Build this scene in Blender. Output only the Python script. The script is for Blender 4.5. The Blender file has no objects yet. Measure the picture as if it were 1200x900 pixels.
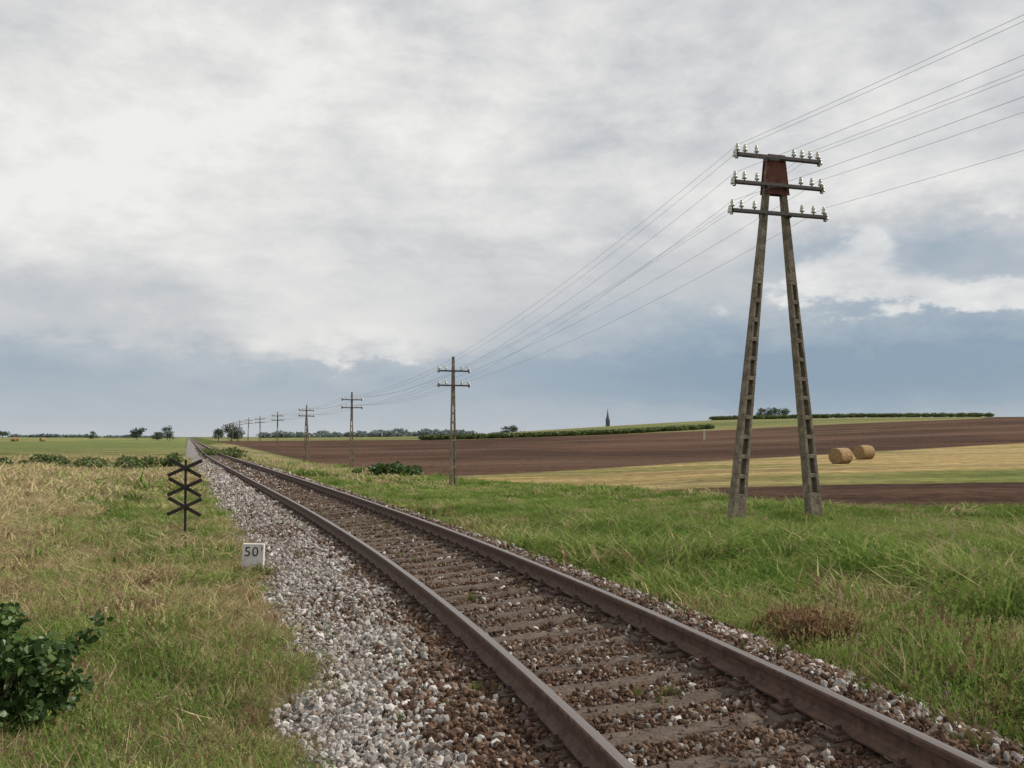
import bpy, bmesh, math, random
import numpy as np
from mathutils import Vector, Matrix
random.seed(7); rng=np.random.default_rng(7)
S=bpy.context.scene
S.view_settings.view_transform='Standard'; S.view_settings.look='None'; S.view_settings.exposure=0
COL=S.collection
EYE=1.65
# ------------------------------------------------------------------ helpers
def link(o,parent=None):
    COL.objects.link(o)
    if parent: o.parent=parent
    return o
def mesh_obj(name,verts,faces,mat=None,parent=None,smooth=False,do_link=True):
    m=bpy.data.meshes.new(name); m.from_pydata([tuple(v) for v in verts],[],[tuple(f) for f in faces]); m.update()
    if smooth: m.polygons.foreach_set('use_smooth',[True]*len(m.polygons))
    o=bpy.data.objects.new(name,m)
    if mat: m.materials.append(mat)
    if do_link: link(o,parent)
    return o
def empty(name,loc=(0,0,0)):
    e=bpy.data.objects.new(name,None); e.location=loc; e.empty_display_size=.3; COL.objects.link(e); return e
def new_mat(name):
    m=bpy.data.materials.new(name); m.use_nodes=True
    nt=m.node_tree; b=nt.nodes['Principled BSDF']; return m,nt,b
def N(nt,t,**k):
    n=nt.nodes.new(t)
    for a,b in k.items(): setattr(n,a,b)
    return n
def ramp(nt,stops,interp='LINEAR'):
    r=nt.nodes.new('ShaderNodeValToRGB'); cr=r.color_ramp; cr.interpolation=interp
    while len(cr.elements)<len(stops): cr.elements.new(.5)
    for e,(p,c) in zip(cr.elements,stops): e.position=p; e.color=(*c,1)
    return r
def noise_mat(name,stops,scale=10,rough=.8,bump=.3,detail=6,metal=0,bscale=None,dist=.02):
    m,nt,b=new_mat(name)
    tc=N(nt,'ShaderNodeTexCoord'); n=N(nt,'ShaderNodeTexNoise'); n.inputs['Scale'].default_value=scale; n.inputs['Detail'].default_value=detail
    n.inputs['Roughness'].default_value=.65
    nt.links.new(tc.outputs['Object'],n.inputs['Vector']); r=ramp(nt,stops); nt.links.new(n.outputs['Fac'],r.inputs['Fac'])
    nt.links.new(r.outputs['Color'],b.inputs['Base Color']); b.inputs['Roughness'].default_value=rough; b.inputs['Metallic'].default_value=metal
    n2=N(nt,'ShaderNodeTexNoise'); n2.inputs['Scale'].default_value=bscale or scale*4; n2.inputs['Detail'].default_value=5
    nt.links.new(tc.outputs['Object'],n2.inputs['Vector'])
    bp=N(nt,'ShaderNodeBump'); bp.inputs['Strength'].default_value=bump; bp.inputs['Distance'].default_value=dist
    nt.links.new(n2.outputs['Fac'],bp.inputs['Height']); nt.links.new(bp.outputs['Normal'],b.inputs['Normal'])
    return m
_H=rng.random((256,256))
def vnoise(x,y,sc,seed=0):
    x=np.asarray(x,float)/sc+seed*17.3; y=np.asarray(y,float)/sc+seed*9.1
    xi=np.floor(x).astype(int); yi=np.floor(y).astype(int); fx=x-xi; fy=y-yi
    fx=fx*fx*(3-2*fx); fy=fy*fy*(3-2*fy)
    a=_H[xi%256,yi%256]; b=_H[(xi+1)%256,yi%256]; c=_H[xi%256,(yi+1)%256]; d=_H[(xi+1)%256,(yi+1)%256]
    return (a*(1-fx)+b*fx)*(1-fy)+(c*(1-fx)+d*fx)*fy
def fbm(x,y,sc,seed=0):
    return (vnoise(x,y,sc,seed)*.5+vnoise(x,y,sc/2.1,seed+1)*.3+vnoise(x,y,sc/4.3,seed+2)*.2)
def sstep(a,b,x):
    t=np.clip((x-a)/(b-a),0,1); return t*t*(3-2*t)
# ------------------------------------------------------------------ track alignment
YY=np.concatenate([np.arange(-60,200,.25),np.geomspace(200,7000,400)])
G=np.interp(YY,[-60,0,5,8,11,17,27,60,110,7000],[-.17,-.20,-.225,-.26,-.285,-.32,-.343,-.343,-.325,-.324])
XL=np.concatenate([[0],np.cumsum((G[1:]+G[:-1])/2*np.diff(YY))]); XL+= .615-np.interp(4.96,YY,XL)
XC=XL+.7535/np.cos(np.arctan(G))
def xc(y): return np.interp(y,YY,XC)
def gs(y): return np.interp(y,YY,G)
def cant(y): return .12*(1-sstep(40,120,np.asarray(y,float)))
def trk(y,s):
    g=gs(y); n=np.sqrt(1+g*g); return xc(y)+s/n, y-s*g/n
def soff(x,y):
    g=gs(y); return (x-xc(y))/np.sqrt(1+g*g)
# ------------------------------------------------------------------ terrain
TD=np.array([1,12,24,32,50,75,110,150,220,300,450,700,1500,6000.])
TT=np.array([-.9,-.55,-.33,-.2,-.05,.1,.2,.35,.52,.9])
TZ=np.array([
 [-.42]*10,
 [-.45,-.42,-.42,-.42,-.42,-.45,-.45,-.45,-.45,-.45],
 [-.5,-.45,-.42,-.42,-.5,-.52,-.50,-.50,-.50,-.5],
 [-.5,-.45,-.42,-.5,-.6,-.55,-.36,-.28,-.24,-.2],
 [-.5,-.45,-.45,-.8,-.95,-.70,-.42,-.25,-.1,0],
 [-.5,-.5,-.45,-1.1,-1.05,-.85,-.60,-.34,-.05,.3],
 [-.4,-.4,-.45,-1.15,-1.0,-.7,-.45,-.1,.25,.9],
 [-.3,-.3,-.45,-1.15,-.8,-.4,-.1,.3,.8,1.6],
 [0,0,-.4,-.6,-.2,.7,1.4,2.6,3.9,5.5],
 [.5,.5,-.3,.1,.9,2.3,3.4,5.4,7.4,9.5],
 [.9,.9,-.1,.8,2.4,6.6,9.2,10.4,10.7,11],
 [1.3,1.3,.3,1.1,2.2,5.0,6.5,7,8,8],
 [1.4,1.4,1.2,1.4,1.5,2,2,2,2,2],
 [1.5]*10])
def zg(x,y):
    x=np.asarray(x,float); y=np.asarray(y,float)
    D=np.clip(y,1,6000); t=np.clip(x/np.maximum(D,8),-.9,.9)
    li=np.interp(np.log(D),np.log(TD),np.arange(len(TD))); lj=np.interp(t,TT,np.arange(len(TT)))
    i=np.clip(np.floor(li).astype(int),0,len(TD)-2); j=np.clip(np.floor(lj).astype(int),0,len(TT)-2)
    a=li-i; b=lj-j
    z=(TZ[i,j]*(1-b)+TZ[i,j+1]*b)*(1-a)+(TZ[i+1,j]*(1-b)+TZ[i+1,j+1]*b)*a
    s=soff(x,y)
    rt=sstep(20,30,y)*(s>0)
    und=(fbm(x,y,6,3)-.5)*.28*sstep(3,7,np.abs(s))*(1-sstep(100,200,y))*(1-.8*rt)
    bank=.20*np.exp(-((s-5.5)/2.0)**2)*(1-sstep(30,50,y))*sstep(-20,5,y)
    z=z+und+bank
    w=1-sstep(2.9,6,np.abs(s))
    cor=-.43
    return z*(1-w)+cor*w+(fbm(x,y,.8,5)-.5)*.05*(1-sstep(30,60,y))
def mixc(a,b,w): return a*(1-w[:,None])+b*w[:,None]
C_=lambda *c: np.array(c)
def boundary(x): return np.interp(x,[-300,-100,-15,1,4,8,15,60,300],[960,338,90,52,44,29,27,25,20])
def zones(x,y):
    n1=fbm(x,y,7,11); n2=fbm(x,y,2.2,21); n3=fbm(x,y,40,31)
    s=soff(x,y)
    green=C_(.09,.12,.03); yel=C_(.20,.18,.075); straw=C_(.34,.27,.15); dirt=C_(.10,.07,.045)
    c=np.tile(green,(len(x),1))
    left=s<0
    t=x/np.maximum(y,5)
    w=np.where(left,sstep(.45,.7,n1+.0),sstep(.55,.8,n1)*.5); c=mixc(c,yel,w)
    st=straw_w(x,y); c=mixc(c,straw,st)
    c=mixc(c,dirt,np.where(left,sstep(.45,.6,n2)*.7,sstep(.62,.75,n2)*.4)*(y<60))
    fl=left*sstep(110,170,y); c=mixc(c,C_(.26,.25,.10),fl*(.5+.5*n3))
    c=mixc(c,C_(.11,.15,.05),fl*sstep(.5,.6,fbm(x,y*.3,60,5))*.7)
    jit=(fbm(x,y,5,8)-.5)*3
    b0=boundary(x)+jit*.5
    inf=(~left)*(s>4)*sstep(0,.8,y-b0)
    brown=C_(.098,.054,.036)
    bt=np.tile(brown,(len(x),1)); bt=mixc(bt,C_(.065,.038,.027),sstep(.4,.65,fbm(x,y,18,13)))
    bt=mixc(bt,C_(.135,.085,.06),sstep(.5,.7,fbm(x*.3,y,14,15))*.7)
    c=c*(1-inf[:,None])+bt*inf[:,None]
    lp=x-(-4+(y-68))
    ing=inf*sstep(0,1.2,y-(40+jit*.3))*sstep(-1,1.5,lp)
    gw=sstep(0,8,56+.10*x-y+jit)*sstep(2,24,x)
    stub=C_(.39,.285,.125)
    sc=np.tile(stub,(len(x),1)); sc=mixc(sc,C_(.28,.22,.10),sstep(.4,.7,n1)*.6); sc=mixc(sc,C_(.42,.34,.18),sstep(.5,.65,fbm(x*.2,y,4,19))*.5); sc=mixc(sc,C_(.16,.20,.05),gw*(.75+.25*n2))
    sc=mixc(sc,C_(.14,.17,.05),sstep(.54,.64,fbm(x*.3,y,9,29))*.55)
    c=c*(1-ing[:,None])+sc*ing[:,None]
    hb=np.interp(t,[-.4,-.06,.2,.47,.50,1],[420,290,300,320,520,560])
    hill=(~left)*(s>8)*sstep(0,6,y-hb); 
    hc=np.tile(C_(.20,.19,.08),(len(x),1)); hc=mixc(hc,C_(.13,.15,.055),sstep(.45,.6,fbm(x*.2,y,25,9)))
    c=c*(1-hill[:,None])+hc*hill[:,None]
    far=sstep(700,1500,y); c=mixc(c,C_(.12,.15,.11),far)  # far ground fades to a greyer tone, distance haze painted as colour
    c=mixc(c,C_(.09,.07,.05),(np.abs(s)<2.2)*1.0)
    return c
def straw_w(x,y):
    s=soff(x,y); t=x/np.maximum(y,5)
    a=sstep(-4.5,-7.5,s)*sstep(15,22,y)*(1-sstep(90,130,y))*sstep(-.34,-.42,t)
    b=sstep(-2.6,-3.4,s)*sstep(30,46,y)*(1-sstep(90,120,y))*.8
    c=sstep(2.4,3.2,s)*(1-sstep(8,11,s))*sstep(42,62,y)*(1-sstep(250,300,y))*.8
    n=sstep(.38,.55,fbm(x,y,4,41))
    return np.clip(np.maximum(np.maximum(a,b),c)*(.35+.65*n),0,1)
fa=np.radians(np.linspace(-36,36,420)); ra=np.radians(np.linspace(36,324,90)[1:-1]); ANG=np.concatenate([fa,ra])
R=np.concatenate([[.4,1.0],np.geomspace(1.6,6500,560)])
A2,R2=np.meshgrid(ANG,R); GX=(R2*np.sin(A2)).ravel(); GY=(R2*np.cos(A2)).ravel()
GZ=zg(GX,GY)
nA=len(ANG); nR=len(R)
V=np.column_stack([GX,GY,GZ]); V=np.vstack([V,[0,0,-.43]])
i=np.arange(nR-1)[:,None]; j=np.arange(nA)[None,:]; j2=(j+1)%nA
F=np.stack([i*nA+j,i*nA+j2,(i+1)*nA+j2,(i+1)*nA+j],-1).reshape(-1,4)[:,::-1]
faces=F.tolist()+[[k,(k+1)%nA,nR*nA] for k in range(nA)]
gm,nt,b=new_mat('ground_mat')
at=N(nt,'ShaderNodeAttribute',attribute_name='zone')
ge=N(nt,'ShaderNodeNewGeometry')
n1=N(nt,'ShaderNodeTexNoise'); n1.inputs['Scale'].default_value=1.3; n1.inputs['Detail'].default_value=8; n1.inputs['Roughness'].default_value=.75
nt.links.new(ge.outputs['Position'],n1.inputs['Vector'])
mr=N(nt,'ShaderNodeMapRange'); mr.inputs['From Min'].default_value=.3; mr.inputs['From Max'].default_value=.7; mr.inputs['To Min'].default_value=.4; mr.inputs['To Max'].default_value=1.6
nt.links.new(n1.outputs['Fac'],mr.inputs['Value'])
mp=N(nt,'ShaderNodeMapping'); mp.inputs['Rotation'].default_value=(0,0,math.radians(-40)); mp.inputs['Scale'].default_value=(.05,1,1)
nt.links.new(ge.outputs['Position'],mp.inputs['Vector'])
n2=N(nt,'ShaderNodeTexNoise'); n2.inputs['Scale'].default_value=.5; n2.inputs['Detail'].default_value=4; n2.inputs['Roughness'].default_value=.7
nt.links.new(mp.outputs[0],n2.inputs['Vector'])
mr2=N(nt,'ShaderNodeMapRange'); mr2.inputs['From Min'].default_value=.3; mr2.inputs['From Max'].default_value=.7; mr2.inputs['To Min'].default_value=.6; mr2.inputs['To Max'].default_value=1.42
nt.links.new(n2.outputs['Fac'],mr2.inputs['Value'])
mu=N(nt,'ShaderNodeMath',operation='MULTIPLY'); nt.links.new(mr.outputs[0],mu.inputs[0]); nt.links.new(mr2.outputs[0],mu.inputs[1])
vm=N(nt,'ShaderNodeVectorMath',operation='SCALE'); nt.links.new(at.outputs['Color'],vm.inputs[0]); nt.links.new(mu.outputs[0],vm.inputs['Scale'])
nt.links.new(vm.outputs[0],b.inputs['Base Color']); b.inputs['Roughness'].default_value=.95; b.inputs['Specular IOR Level'].default_value=.05
bp=N(nt,'ShaderNodeBump'); bp.inputs['Strength'].default_value=1.0; bp.inputs['Distance'].default_value=.5
nt.links.new(n1.outputs['Fac'],bp.inputs['Height']); nt.links.new(bp.outputs[0],b.inputs['Normal'])
ground=mesh_obj('ground',V,faces,gm,smooth=True)
zc=zones(V[:,0],V[:,1])
a=ground.data.attributes.new('zone','FLOAT_COLOR','POINT'); a.data.foreach_set('color',np.column_stack([zc,np.ones(len(zc))]).astype(np.float32).ravel())
# ------------------------------------------------------------------ GN scatter
def scatter(name,pos,rot,scl,idx,tint,sources):
    n=len(pos); me=bpy.data.meshes.new(name); me.vertices.add(n); me.vertices.foreach_set('co',np.asarray(pos,np.float32).ravel())
    def att(nm,ty,arr,key):
        q=me.attributes.new(nm,ty,'POINT'); q.data.foreach_set(key,arr)
    att('rot','FLOAT_VECTOR',np.asarray(rot,np.float32).ravel(),'vector'); att('scl','FLOAT_VECTOR',np.asarray(scl,np.float32).ravel(),'vector')
    att('idx','INT',np.asarray(idx,np.int32),'value'); att('tint','FLOAT',np.asarray(tint,np.float32),'value')
    o=bpy.data.objects.new(name,me); COL.objects.link(o)
    ng=bpy.data.node_groups.new(name+'_nodes','GeometryNodeTree')
    ng.interface.new_socket(name='Geometry',in_out='INPUT',socket_type='NodeSocketGeometry'); ng.interface.new_socket(name='Geometry',in_out='OUTPUT',socket_type='NodeSocketGeometry')
    gi=ng.nodes.new('NodeGroupInput'); go=ng.nodes.new('NodeGroupOutput'); ip=ng.nodes.new('GeometryNodeInstanceOnPoints')
    jo=ng.nodes.new('GeometryNodeJoinGeometry')
    for s_ in reversed(sources):
        oi=ng.nodes.new('GeometryNodeObjectInfo'); oi.inputs['Object'].default_value=s_; oi.inputs['As Instance'].default_value=True
        ng.links.new(oi.outputs['Geometry'],jo.inputs[0])
    def na(nm,ty):
        q=ng.nodes.new('GeometryNodeInputNamedAttribute'); q.data_type=ty; q.inputs['Name'].default_value=nm; return q.outputs['Attribute']
    er=ng.nodes.new('FunctionNodeEulerToRotation'); ng.links.new(na('rot','FLOAT_VECTOR'),er.inputs[0])
    ng.links.new(gi.outputs[0],ip.inputs['Points']); ng.links.new(jo.outputs[0],ip.inputs['Instance']); ip.inputs['Pick Instance'].default_value=True
    ng.links.new(na('idx','INT'),ip.inputs['Instance Index']); ng.links.new(er.outputs[0],ip.inputs['Rotation']); ng.links.new(na('scl','FLOAT_VECTOR'),ip.inputs['Scale'])
    ng.links.new(ip.outputs[0],go.inputs[0])
    md=o.modifiers.new('scatter','NODES'); md.node_group=ng
    return o
# ------------------------------------------------------------------ grass
def veg_mat(name,stops,transl=.35):
    m,nt,b=new_mat(name)
    nt.nodes.remove(b)
    ti=N(nt,'ShaderNodeAttribute',attribute_name='tint',attribute_type='INSTANCER'); hh=N(nt,'ShaderNodeAttribute',attribute_name='h')
    ad2=N(nt,'ShaderNodeMath',operation='MULTIPLY_ADD'); nt.links.new(hh.outputs['Fac'],ad2.inputs[0]); ad2.inputs[1].default_value=.16; nt.links.new(ti.outputs['Fac'],ad2.inputs[2])
    r=ramp(nt,stops); nt.links.new(ad2.outputs[0],r.inputs['Fac'])
    df=N(nt,'ShaderNodeBsdfDiffuse'); nt.links.new(r.outputs[0],df.inputs['Color'])
    tr=N(nt,'ShaderNodeBsdfTranslucent'); nt.links.new(r.outputs[0],tr.inputs['Color'])
    mx=N(nt,'ShaderNodeMixShader'); mx.inputs[0].default_value=transl
    nt.links.new(df.outputs[0],mx.inputs[1]); nt.links.new(tr.outputs[0],mx.inputs[2]); nt.links.new(mx.outputs[0],nt.nodes['Material Output'].inputs[0])
    return m
GR=veg_mat('grass_mat',[(0,(.055,.11,.022)),(.25,(.135,.215,.045)),(.5,(.225,.295,.08)),(.68,(.34,.33,.14)),(.85,(.50,.41,.25)),(1,(.25,.15,.10))],.3)
def clump(name,nb,rad,hmin,hmax,w,lean,mat,seeds=False):
    vs=[];fs=[];hs=[]; ld=random.uniform(0,6.283)
    for k in range(nb):
        a=random.uniform(0,6.283); r=rad*math.sqrt(random.random()); x0,y0=r*math.cos(a),r*math.sin(a)
        h=random.uniform(hmin,hmax); da=random.gauss(ld,1.2); L=random.uniform(.1,lean)*h; ww=w*random.uniform(.6,1.2)
        fa_=random.uniform(0,6.283); px,py=math.cos(fa_)*ww/2,math.sin(fa_)*ww/2
        base=len(vs); jh=random.uniform(-.4,.4)+(2.6 if random.random()<.06 else 0)
        for q,(f,wf) in enumerate([(0,1),(.5,.9)]):
            ox=x0+math.cos(da)*L*f**2; oy=y0+math.sin(da)*L*f**2; z=h*(f-.18*f*f*lean)
            vs+= [(ox-px*wf,oy-py*wf,z),(ox+px*wf,oy+py*wf,z)]; hs+=[f+jh,f+jh]
        ox=x0+math.cos(da)*L*1.05; oy=y0+math.sin(da)*L*1.05; vs.append((ox,oy,h*(1-.25*lean))); hs.append(1+jh)
        fs+=[(base,base+1,base+3,base+2),(base+2,base+3,base+4)]
        if seeds and random.random()<.3:
            c=Vector((ox,oy,h*(1-.2*lean)))
            for e in range(5):
                bb=len(vs); o=Vector((random.uniform(-1,1),random.uniform(-1,1),random.uniform(-2,2)))*ww+c
                vs+=[tuple(o),tuple(o+Vector((ww,0,ww*1.2))),tuple(o+Vector((0,ww*.7,ww*2.4)))]; hs+=[2.4]*3; fs.append((bb,bb+1,bb+2))
    o=mesh_obj(name,vs,fs,mat,do_link=False)
    q=o.data.attributes.new('h','FLOAT','POINT'); q.data.foreach_set('value',np.array(hs,np.float32)); return o
def mk(n,w,seeds=False,lean=1.1): return clump(n,44,.75,.4,1,w,lean,GR,seeds)
SRC=[mk('tuft_near_a',.024),mk('tuft_near_b',.030,False,1.6),mk('tuft_near_c',.020,True,.7),
     mk('tuft_mid_a',.034),mk('tuft_mid_b',.042,False,1.5),
     mk('tuft_far_a',.085),mk('tuft_far_b',.10)]
def wedge(N_,d0,d1,p,tmax=.60,mar=1.6):
    yy=np.geomspace(d0,d1,4000); wgt=(2*tmax*yy+2*mar)*yy**(-p)*np.gradient(yy); cd=np.cumsum(wgt); cd/=cd[-1]
    y=np.interp(rng.random(N_),cd,yy); x=(rng.random(N_)*2-1)*(tmax*y+mar); return x,y
x,y=wedge(100000,1.8,95,1.4); 
s=soff(x,y)
edgeL=-2.12+.25*sstep(14,30,y)+(fbm(x,y,1.2,51)-.5)*1.2+.75*(1-sstep(4.6,5.8,y)); edgeR=1.56+(fbm(x,y,1.1,52)-.5)*1.1
onf=(s>4)&(y>boundary(x)+.2)
keep=((s<edgeL)|(s>edgeR))&(~onf)
keep&= ~((fbm(x,y,.9,61)<.38)&(s<0)&(rng.random(len(x))<.8))
x,y,s=x[keep],y[keep],s[keep]; edgeL=edgeL[keep]; edgeR=edgeR[keep]
n=len(x); rr=rng.random(n)
sw=straw_w(x,y); left=s<0
nA1=fbm(x,y,3.0,71); nB=fbm(x,y,.9,81); nC=fbm(x,y,9,91); nD=vnoise(x,y,.55,95); nE=fbm(x,y,2.0,96)
tint=np.where(left,.16+.44*sstep(.36,.66,nA1)*.8+.5*(nB-.5),.12+.22*sstep(.45,.7,nA1)+.45*(nB-.5)+.08*sstep(10,25,y))+rng.normal(0,.06,n)
tint=np.where(rr<sw,.66+.1*rng.random(n),tint)
ed=np.where(left,edgeL-s,s-edgeR)
dry=(rng.random(n)<.55*np.exp(-ed/np.where(left,.55,.45))+np.where(left,.16*sstep(.4,.6,nC)+.07,.05)); tint=np.where(dry,.66+.24*rng.random(n),tint)
patch=(fbm(x,y,1.6,101)>np.where(left,.59,.68)); tint=np.where(patch&(rng.random(n)<.5),.60+.28*rng.random(n),tint)
h=np.where(left,.09+.12*rng.random(n)+.14*sstep(.5,.7,nC)+.14*sstep(.55,.8,nD),.16+.22*rng.random(n)+.16*sstep(.4,.6,nC)+.34*sstep(.5,.8,nD)*sstep(.4,.6,nE))
h*=.45+.55*sstep(0,1.0,ed)
h*=1+.7*(nB-.5)
h=np.where(~left&(y>17),h*(1-.5*sstep(17,25,y)),h)
h=np.where(sw>.4,np.maximum(h,.3+.25*rng.random(n)),h)
yj=y*np.exp(rng.normal(0,.18,n))
idx=np.where(yj<12,rng.integers(0,3,n),np.where(yj<34,rng.integers(3,5,n),rng.integers(5,7,n)))
hw=np.maximum(h,.15)*np.where(yj<12,.98,np.where(yj<34,1.3,1.75))*np.where(left,1.2,1)
rot=np.column_stack([rng.normal(0,.16,n),rng.normal(0,.16,n),rng.random(n)*6.283])
scatter('grass',np.column_stack([x,y,zg(x,y)-.02]),rot,np.column_stack([hw,hw,h]),idx,np.clip(tint,-.05,.86),SRC)
# ------------------------------------------------------------------ weeds
def leafy(name,nst,nl,hgt,spread,lw,mat):
    vs=[];fs=[];hs=[]
    for k in range(nst):
        a=random.uniform(0,6.283); sp=random.uniform(0,spread); H=hgt*random.uniform(.6,1)
        tip=Vector((math.cos(a)*sp,math.sin(a)*sp,H)); b0=len(vs)
        w=.012
        vs+=[(-w,0,0),(w,0,0),tuple(tip+Vector((w,0,0))),tuple(tip-Vector((w,0,0)))]; hs+=[0,0,1,1]; fs.append((b0,b0+1,b0+2,b0+3))
        for q in range(nl):
            f=random.uniform(.15,1); p=tip*f; p.z=H*f; d=Vector((random.uniform(-1,1),random.uniform(-1,1),random.uniform(-.2,.6))).normalized()
            L=lw*random.uniform(.6,1.4); sd=d.cross(Vector((0,0,1))).normalized()*L*.28; b0=len(vs)
            vs+=[tuple(p),tuple(p+d*L*.5+sd),tuple(p+d*L+Vector((0,0,-L*.25))),tuple(p+d*L*.5-sd)]; hs+=[f]*4; fs.append((b0,b0+1,b0+2,b0+3))
    o=mesh_obj(name,vs,fs,mat,do_link=False); q=o.data.attributes.new('h','FLOAT','POINT'); q.data.foreach_set('value',np.array(hs,np.float32)); return o
WD=veg_mat('weed_mat',[(0,(.035,.075,.018)),(.3,(.08,.14,.03)),(.55,(.16,.19,.055)),(.75,(.24,.15,.09)),(.9,(.17,.09,.06)),(1,(.42,.25,.33))],.25)
wsrc=[leafy('weed_a',7,14,1,.35,.13,WD),leafy('weed_b',10,18,1,.5,.08,WD),leafy('weed_c',14,9,1,.45,.055,WD)]
P=[];SC=[];TI=[];ID=[]
def weeds(cx,cy,rad,n_,h0,h1,t0,t1,ids=(0,1,2),lim=True):
    for k in range(n_):
        a=random.uniform(0,6.283); r=rad*math.sqrt(random.random()); xx=cx+r*math.cos(a); yy=cy+r*math.sin(a)*1.3
        sss=float(soff(xx,yy))
        if lim and -1.9<sss<1.45: continue
        P.append((xx,yy,float(zg(xx,yy))-.02)); hh=random.uniform(h0,h1); SC.append((hh,hh,hh)); TI.append(random.uniform(t0,t1)); ID.append(random.choice(ids))
for (cx,cy,r_,n_,h0,h1,t0,t1) in [(-4.2,10.9,.4,36,.2,.36,.60,.74),(-5.0,13.6,.5,30,.2,.34,.60,.74),(-5.6,16.5,.9,110,.12,.3,.1,.3),(-4.6,10.5,.5,14,.1,.22,.55,.7),
    (2.85,9.7,.45,130,.28,.50,.58,.70),(1.6,11.8,.5,40,.15,.3,.56,.70),(3.9,8.2,.8,190,.22,.50,.15,.68),(4.0,7.0,.9,200,.22,.56,.1,.68),(3.45,5.9,.55,130,.15,.42,.1,.6),(2.9,7.3,.4,60,.12,.28,.5,.7),
    (5.6,9.5,1.0,70,.2,.5,.1,.5),(-1.9,3.9,.6,50,.06,.16,.1,.5),(-3.0,4.7,.9,80,.06,.18,.1,.5),(-3.6,9,1.0,70,.05,.16,.1,.6),(-3.2,6.8,.9,70,.06,.18,.2,.7),(0.0,22,1.2,50,.15,.3,.55,.75),(-2.5,27,1.2,40,.15,.3,.5,.7),
    (-3.9,14.75,.35,34,.12,.26,.15,.6)]:
    weeds(cx,cy,r_,n_,h0,h1,t0,t1)
weeds(3.7,6.6,.9,16,.3,.42,.86,.92,(2,))
weeds(3.9,8.0,.8,10,.3,.42,.86,.92,(2,))
x_,y_=wedge(2400,3,40,1.3)
for xx,yy in zip(x_,y_):
    sss=float(soff(xx,yy))
    if -2.3<sss<1.8 or (sss>4 and yy>boundary(xx)): continue
    lf=sss<0
    P.append((xx,yy,float(zg(xx,yy))-.02)); hh=random.uniform(.07,.22) if lf else random.uniform(.15,.40)*(1 if yy<15 else .5); SC.append((hh,hh,hh)); TI.append(random.choice([random.uniform(.05,.4),random.uniform(.1,.5),random.uniform(.55,.72)])); ID.append(random.choice((0,1,2)))
for k in range(130):
    yy=random.uniform(3.5,30); ss=random.choice([random.uniform(-1.9,-1.0),random.uniform(-.55,.55),random.uniform(1,1.6),random.uniform(1.2,1.6)])
    xx,y2=trk(yy,ss)
    for q in range(5):
        P.append((xx+random.gauss(0,.07),y2+random.gauss(0,.07),-.22+ .08*(ss+.75))); hh=random.uniform(.04,.11); SC.append((hh*1.3,hh*1.3,hh)); TI.append(random.uniform(.2,.6)); ID.append(random.choice((0,1,2)))
n=len(P); scatter('weeds',P,np.column_stack([np.zeros(n),np.zeros(n),rng.random(n)*6.28]),SC,ID,TI,wsrc)
# ------------------------------------------------------------------ ballast
bm_,nt,b=new_mat('ballast_mat')
ge=N(nt,'ShaderNodeNewGeometry'); vo=N(nt,'ShaderNodeTexVoronoi'); vo.inputs['Scale'].default_value=24; nt.links.new(ge.outputs['Position'],vo.inputs['Vector'])
sep=N(nt,'ShaderNodeSeparateColor'); nt.links.new(vo.outputs['Color'],sep.inputs[0])
br=N(nt,'ShaderNodeAttribute',attribute_name='grey')
r1=ramp(nt,[(0,(.045,.028,.02)),(.6,(.11,.068,.048)),(.85,(.16,.115,.085)),(1,(.30,.27,.24))]); r2=ramp(nt,[(0,(.11,.095,.085)),(.5,(.23,.215,.20)),(1,(.42,.40,.385))])
nt.links.new(sep.outputs[0],r1.inputs[0]); nt.links.new(sep.outputs[1],r2.inputs[0])
mx=N(nt,'ShaderNodeMix',data_type='RGBA'); nt.links.new(br.outputs['Fac'],mx.inputs[0]); nt.links.new(r1.outputs[0],mx.inputs[6]); nt.links.new(r2.outputs[0],mx.inputs[7])
nt.links.new(mx.outputs[2],b.inputs['Base Color']); b.inputs['Roughness'].default_value=.9; b.inputs['Specular IOR Level'].default_value=.15
bp=N(nt,'ShaderNodeBump'); bp.inputs['Distance'].default_value=.03; bp.inputs['Strength'].default_value=.8; bp.invert=True; nt.links.new(vo.outputs['Distance'],bp.inputs['Height']); nt.links.new(bp.outputs[0],b.inputs['Normal'])
def bz(s): return np.interp(s,[-3.4,-2.6,-2.0,-1.45,-1.15,-.95,-.6,0,.6,.9,1.2,1.6,2.6],[-.66,-.44,-.32,-.22,-.192,-.200,-.212,-.220,-.212,-.200,-.21,-.29,-.62])
def bedz(y,s): return bz(s)+cant(y)*np.clip(s+.7535,-.3,2.0)/1.507
def greyw(y,s):
    e=.45*sstep(7,13,y)
    g=sstep(-1.25+e,-1.65+e,s+(fbm(s*3,y,.8,66)-.5)*.7)+.25*sstep(1.05,1.35,s)+.06*(np.abs(s)<.6)
    g=g*(.45+.5*sstep(.3,.55,fbm(s*2,y,1.5,77)))
    return np.clip(g+.16*sstep(20,60,y),0,1)
by=np.concatenate([np.arange(-14,3,.4),np.geomspace(3,4000,900)]); bs=np.linspace(-3.4,2.6,64)
BY,BS=np.meshgrid(by,bs,indexing='ij'); X_,Y_=trk(BY.ravel(),BS.ravel()); Z_=bedz(BY.ravel(),BS.ravel())+(vnoise(X_,Y_,.06,3)-.5)*.025*(BY.ravel()<40)+(vnoise(X_,Y_,.6,4)-.5)*.04
ns=len(bs); i=np.arange(len(by)-1)[:,None]; j=np.arange(ns-1)[None,:]
F=np.stack([i*ns+j,i*ns+j+1,(i+1)*ns+j+1,(i+1)*ns+j],-1).reshape(-1,4)
bed=mesh_obj('ballast_bed',np.column_stack([X_,Y_,Z_]),F.tolist(),bm_)
q=bed.data.attributes.new('grey','FLOAT','POINT'); q.data.foreach_set('value',greyw(BY.ravel(),BS.ravel()).astype(np.float32))
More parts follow.
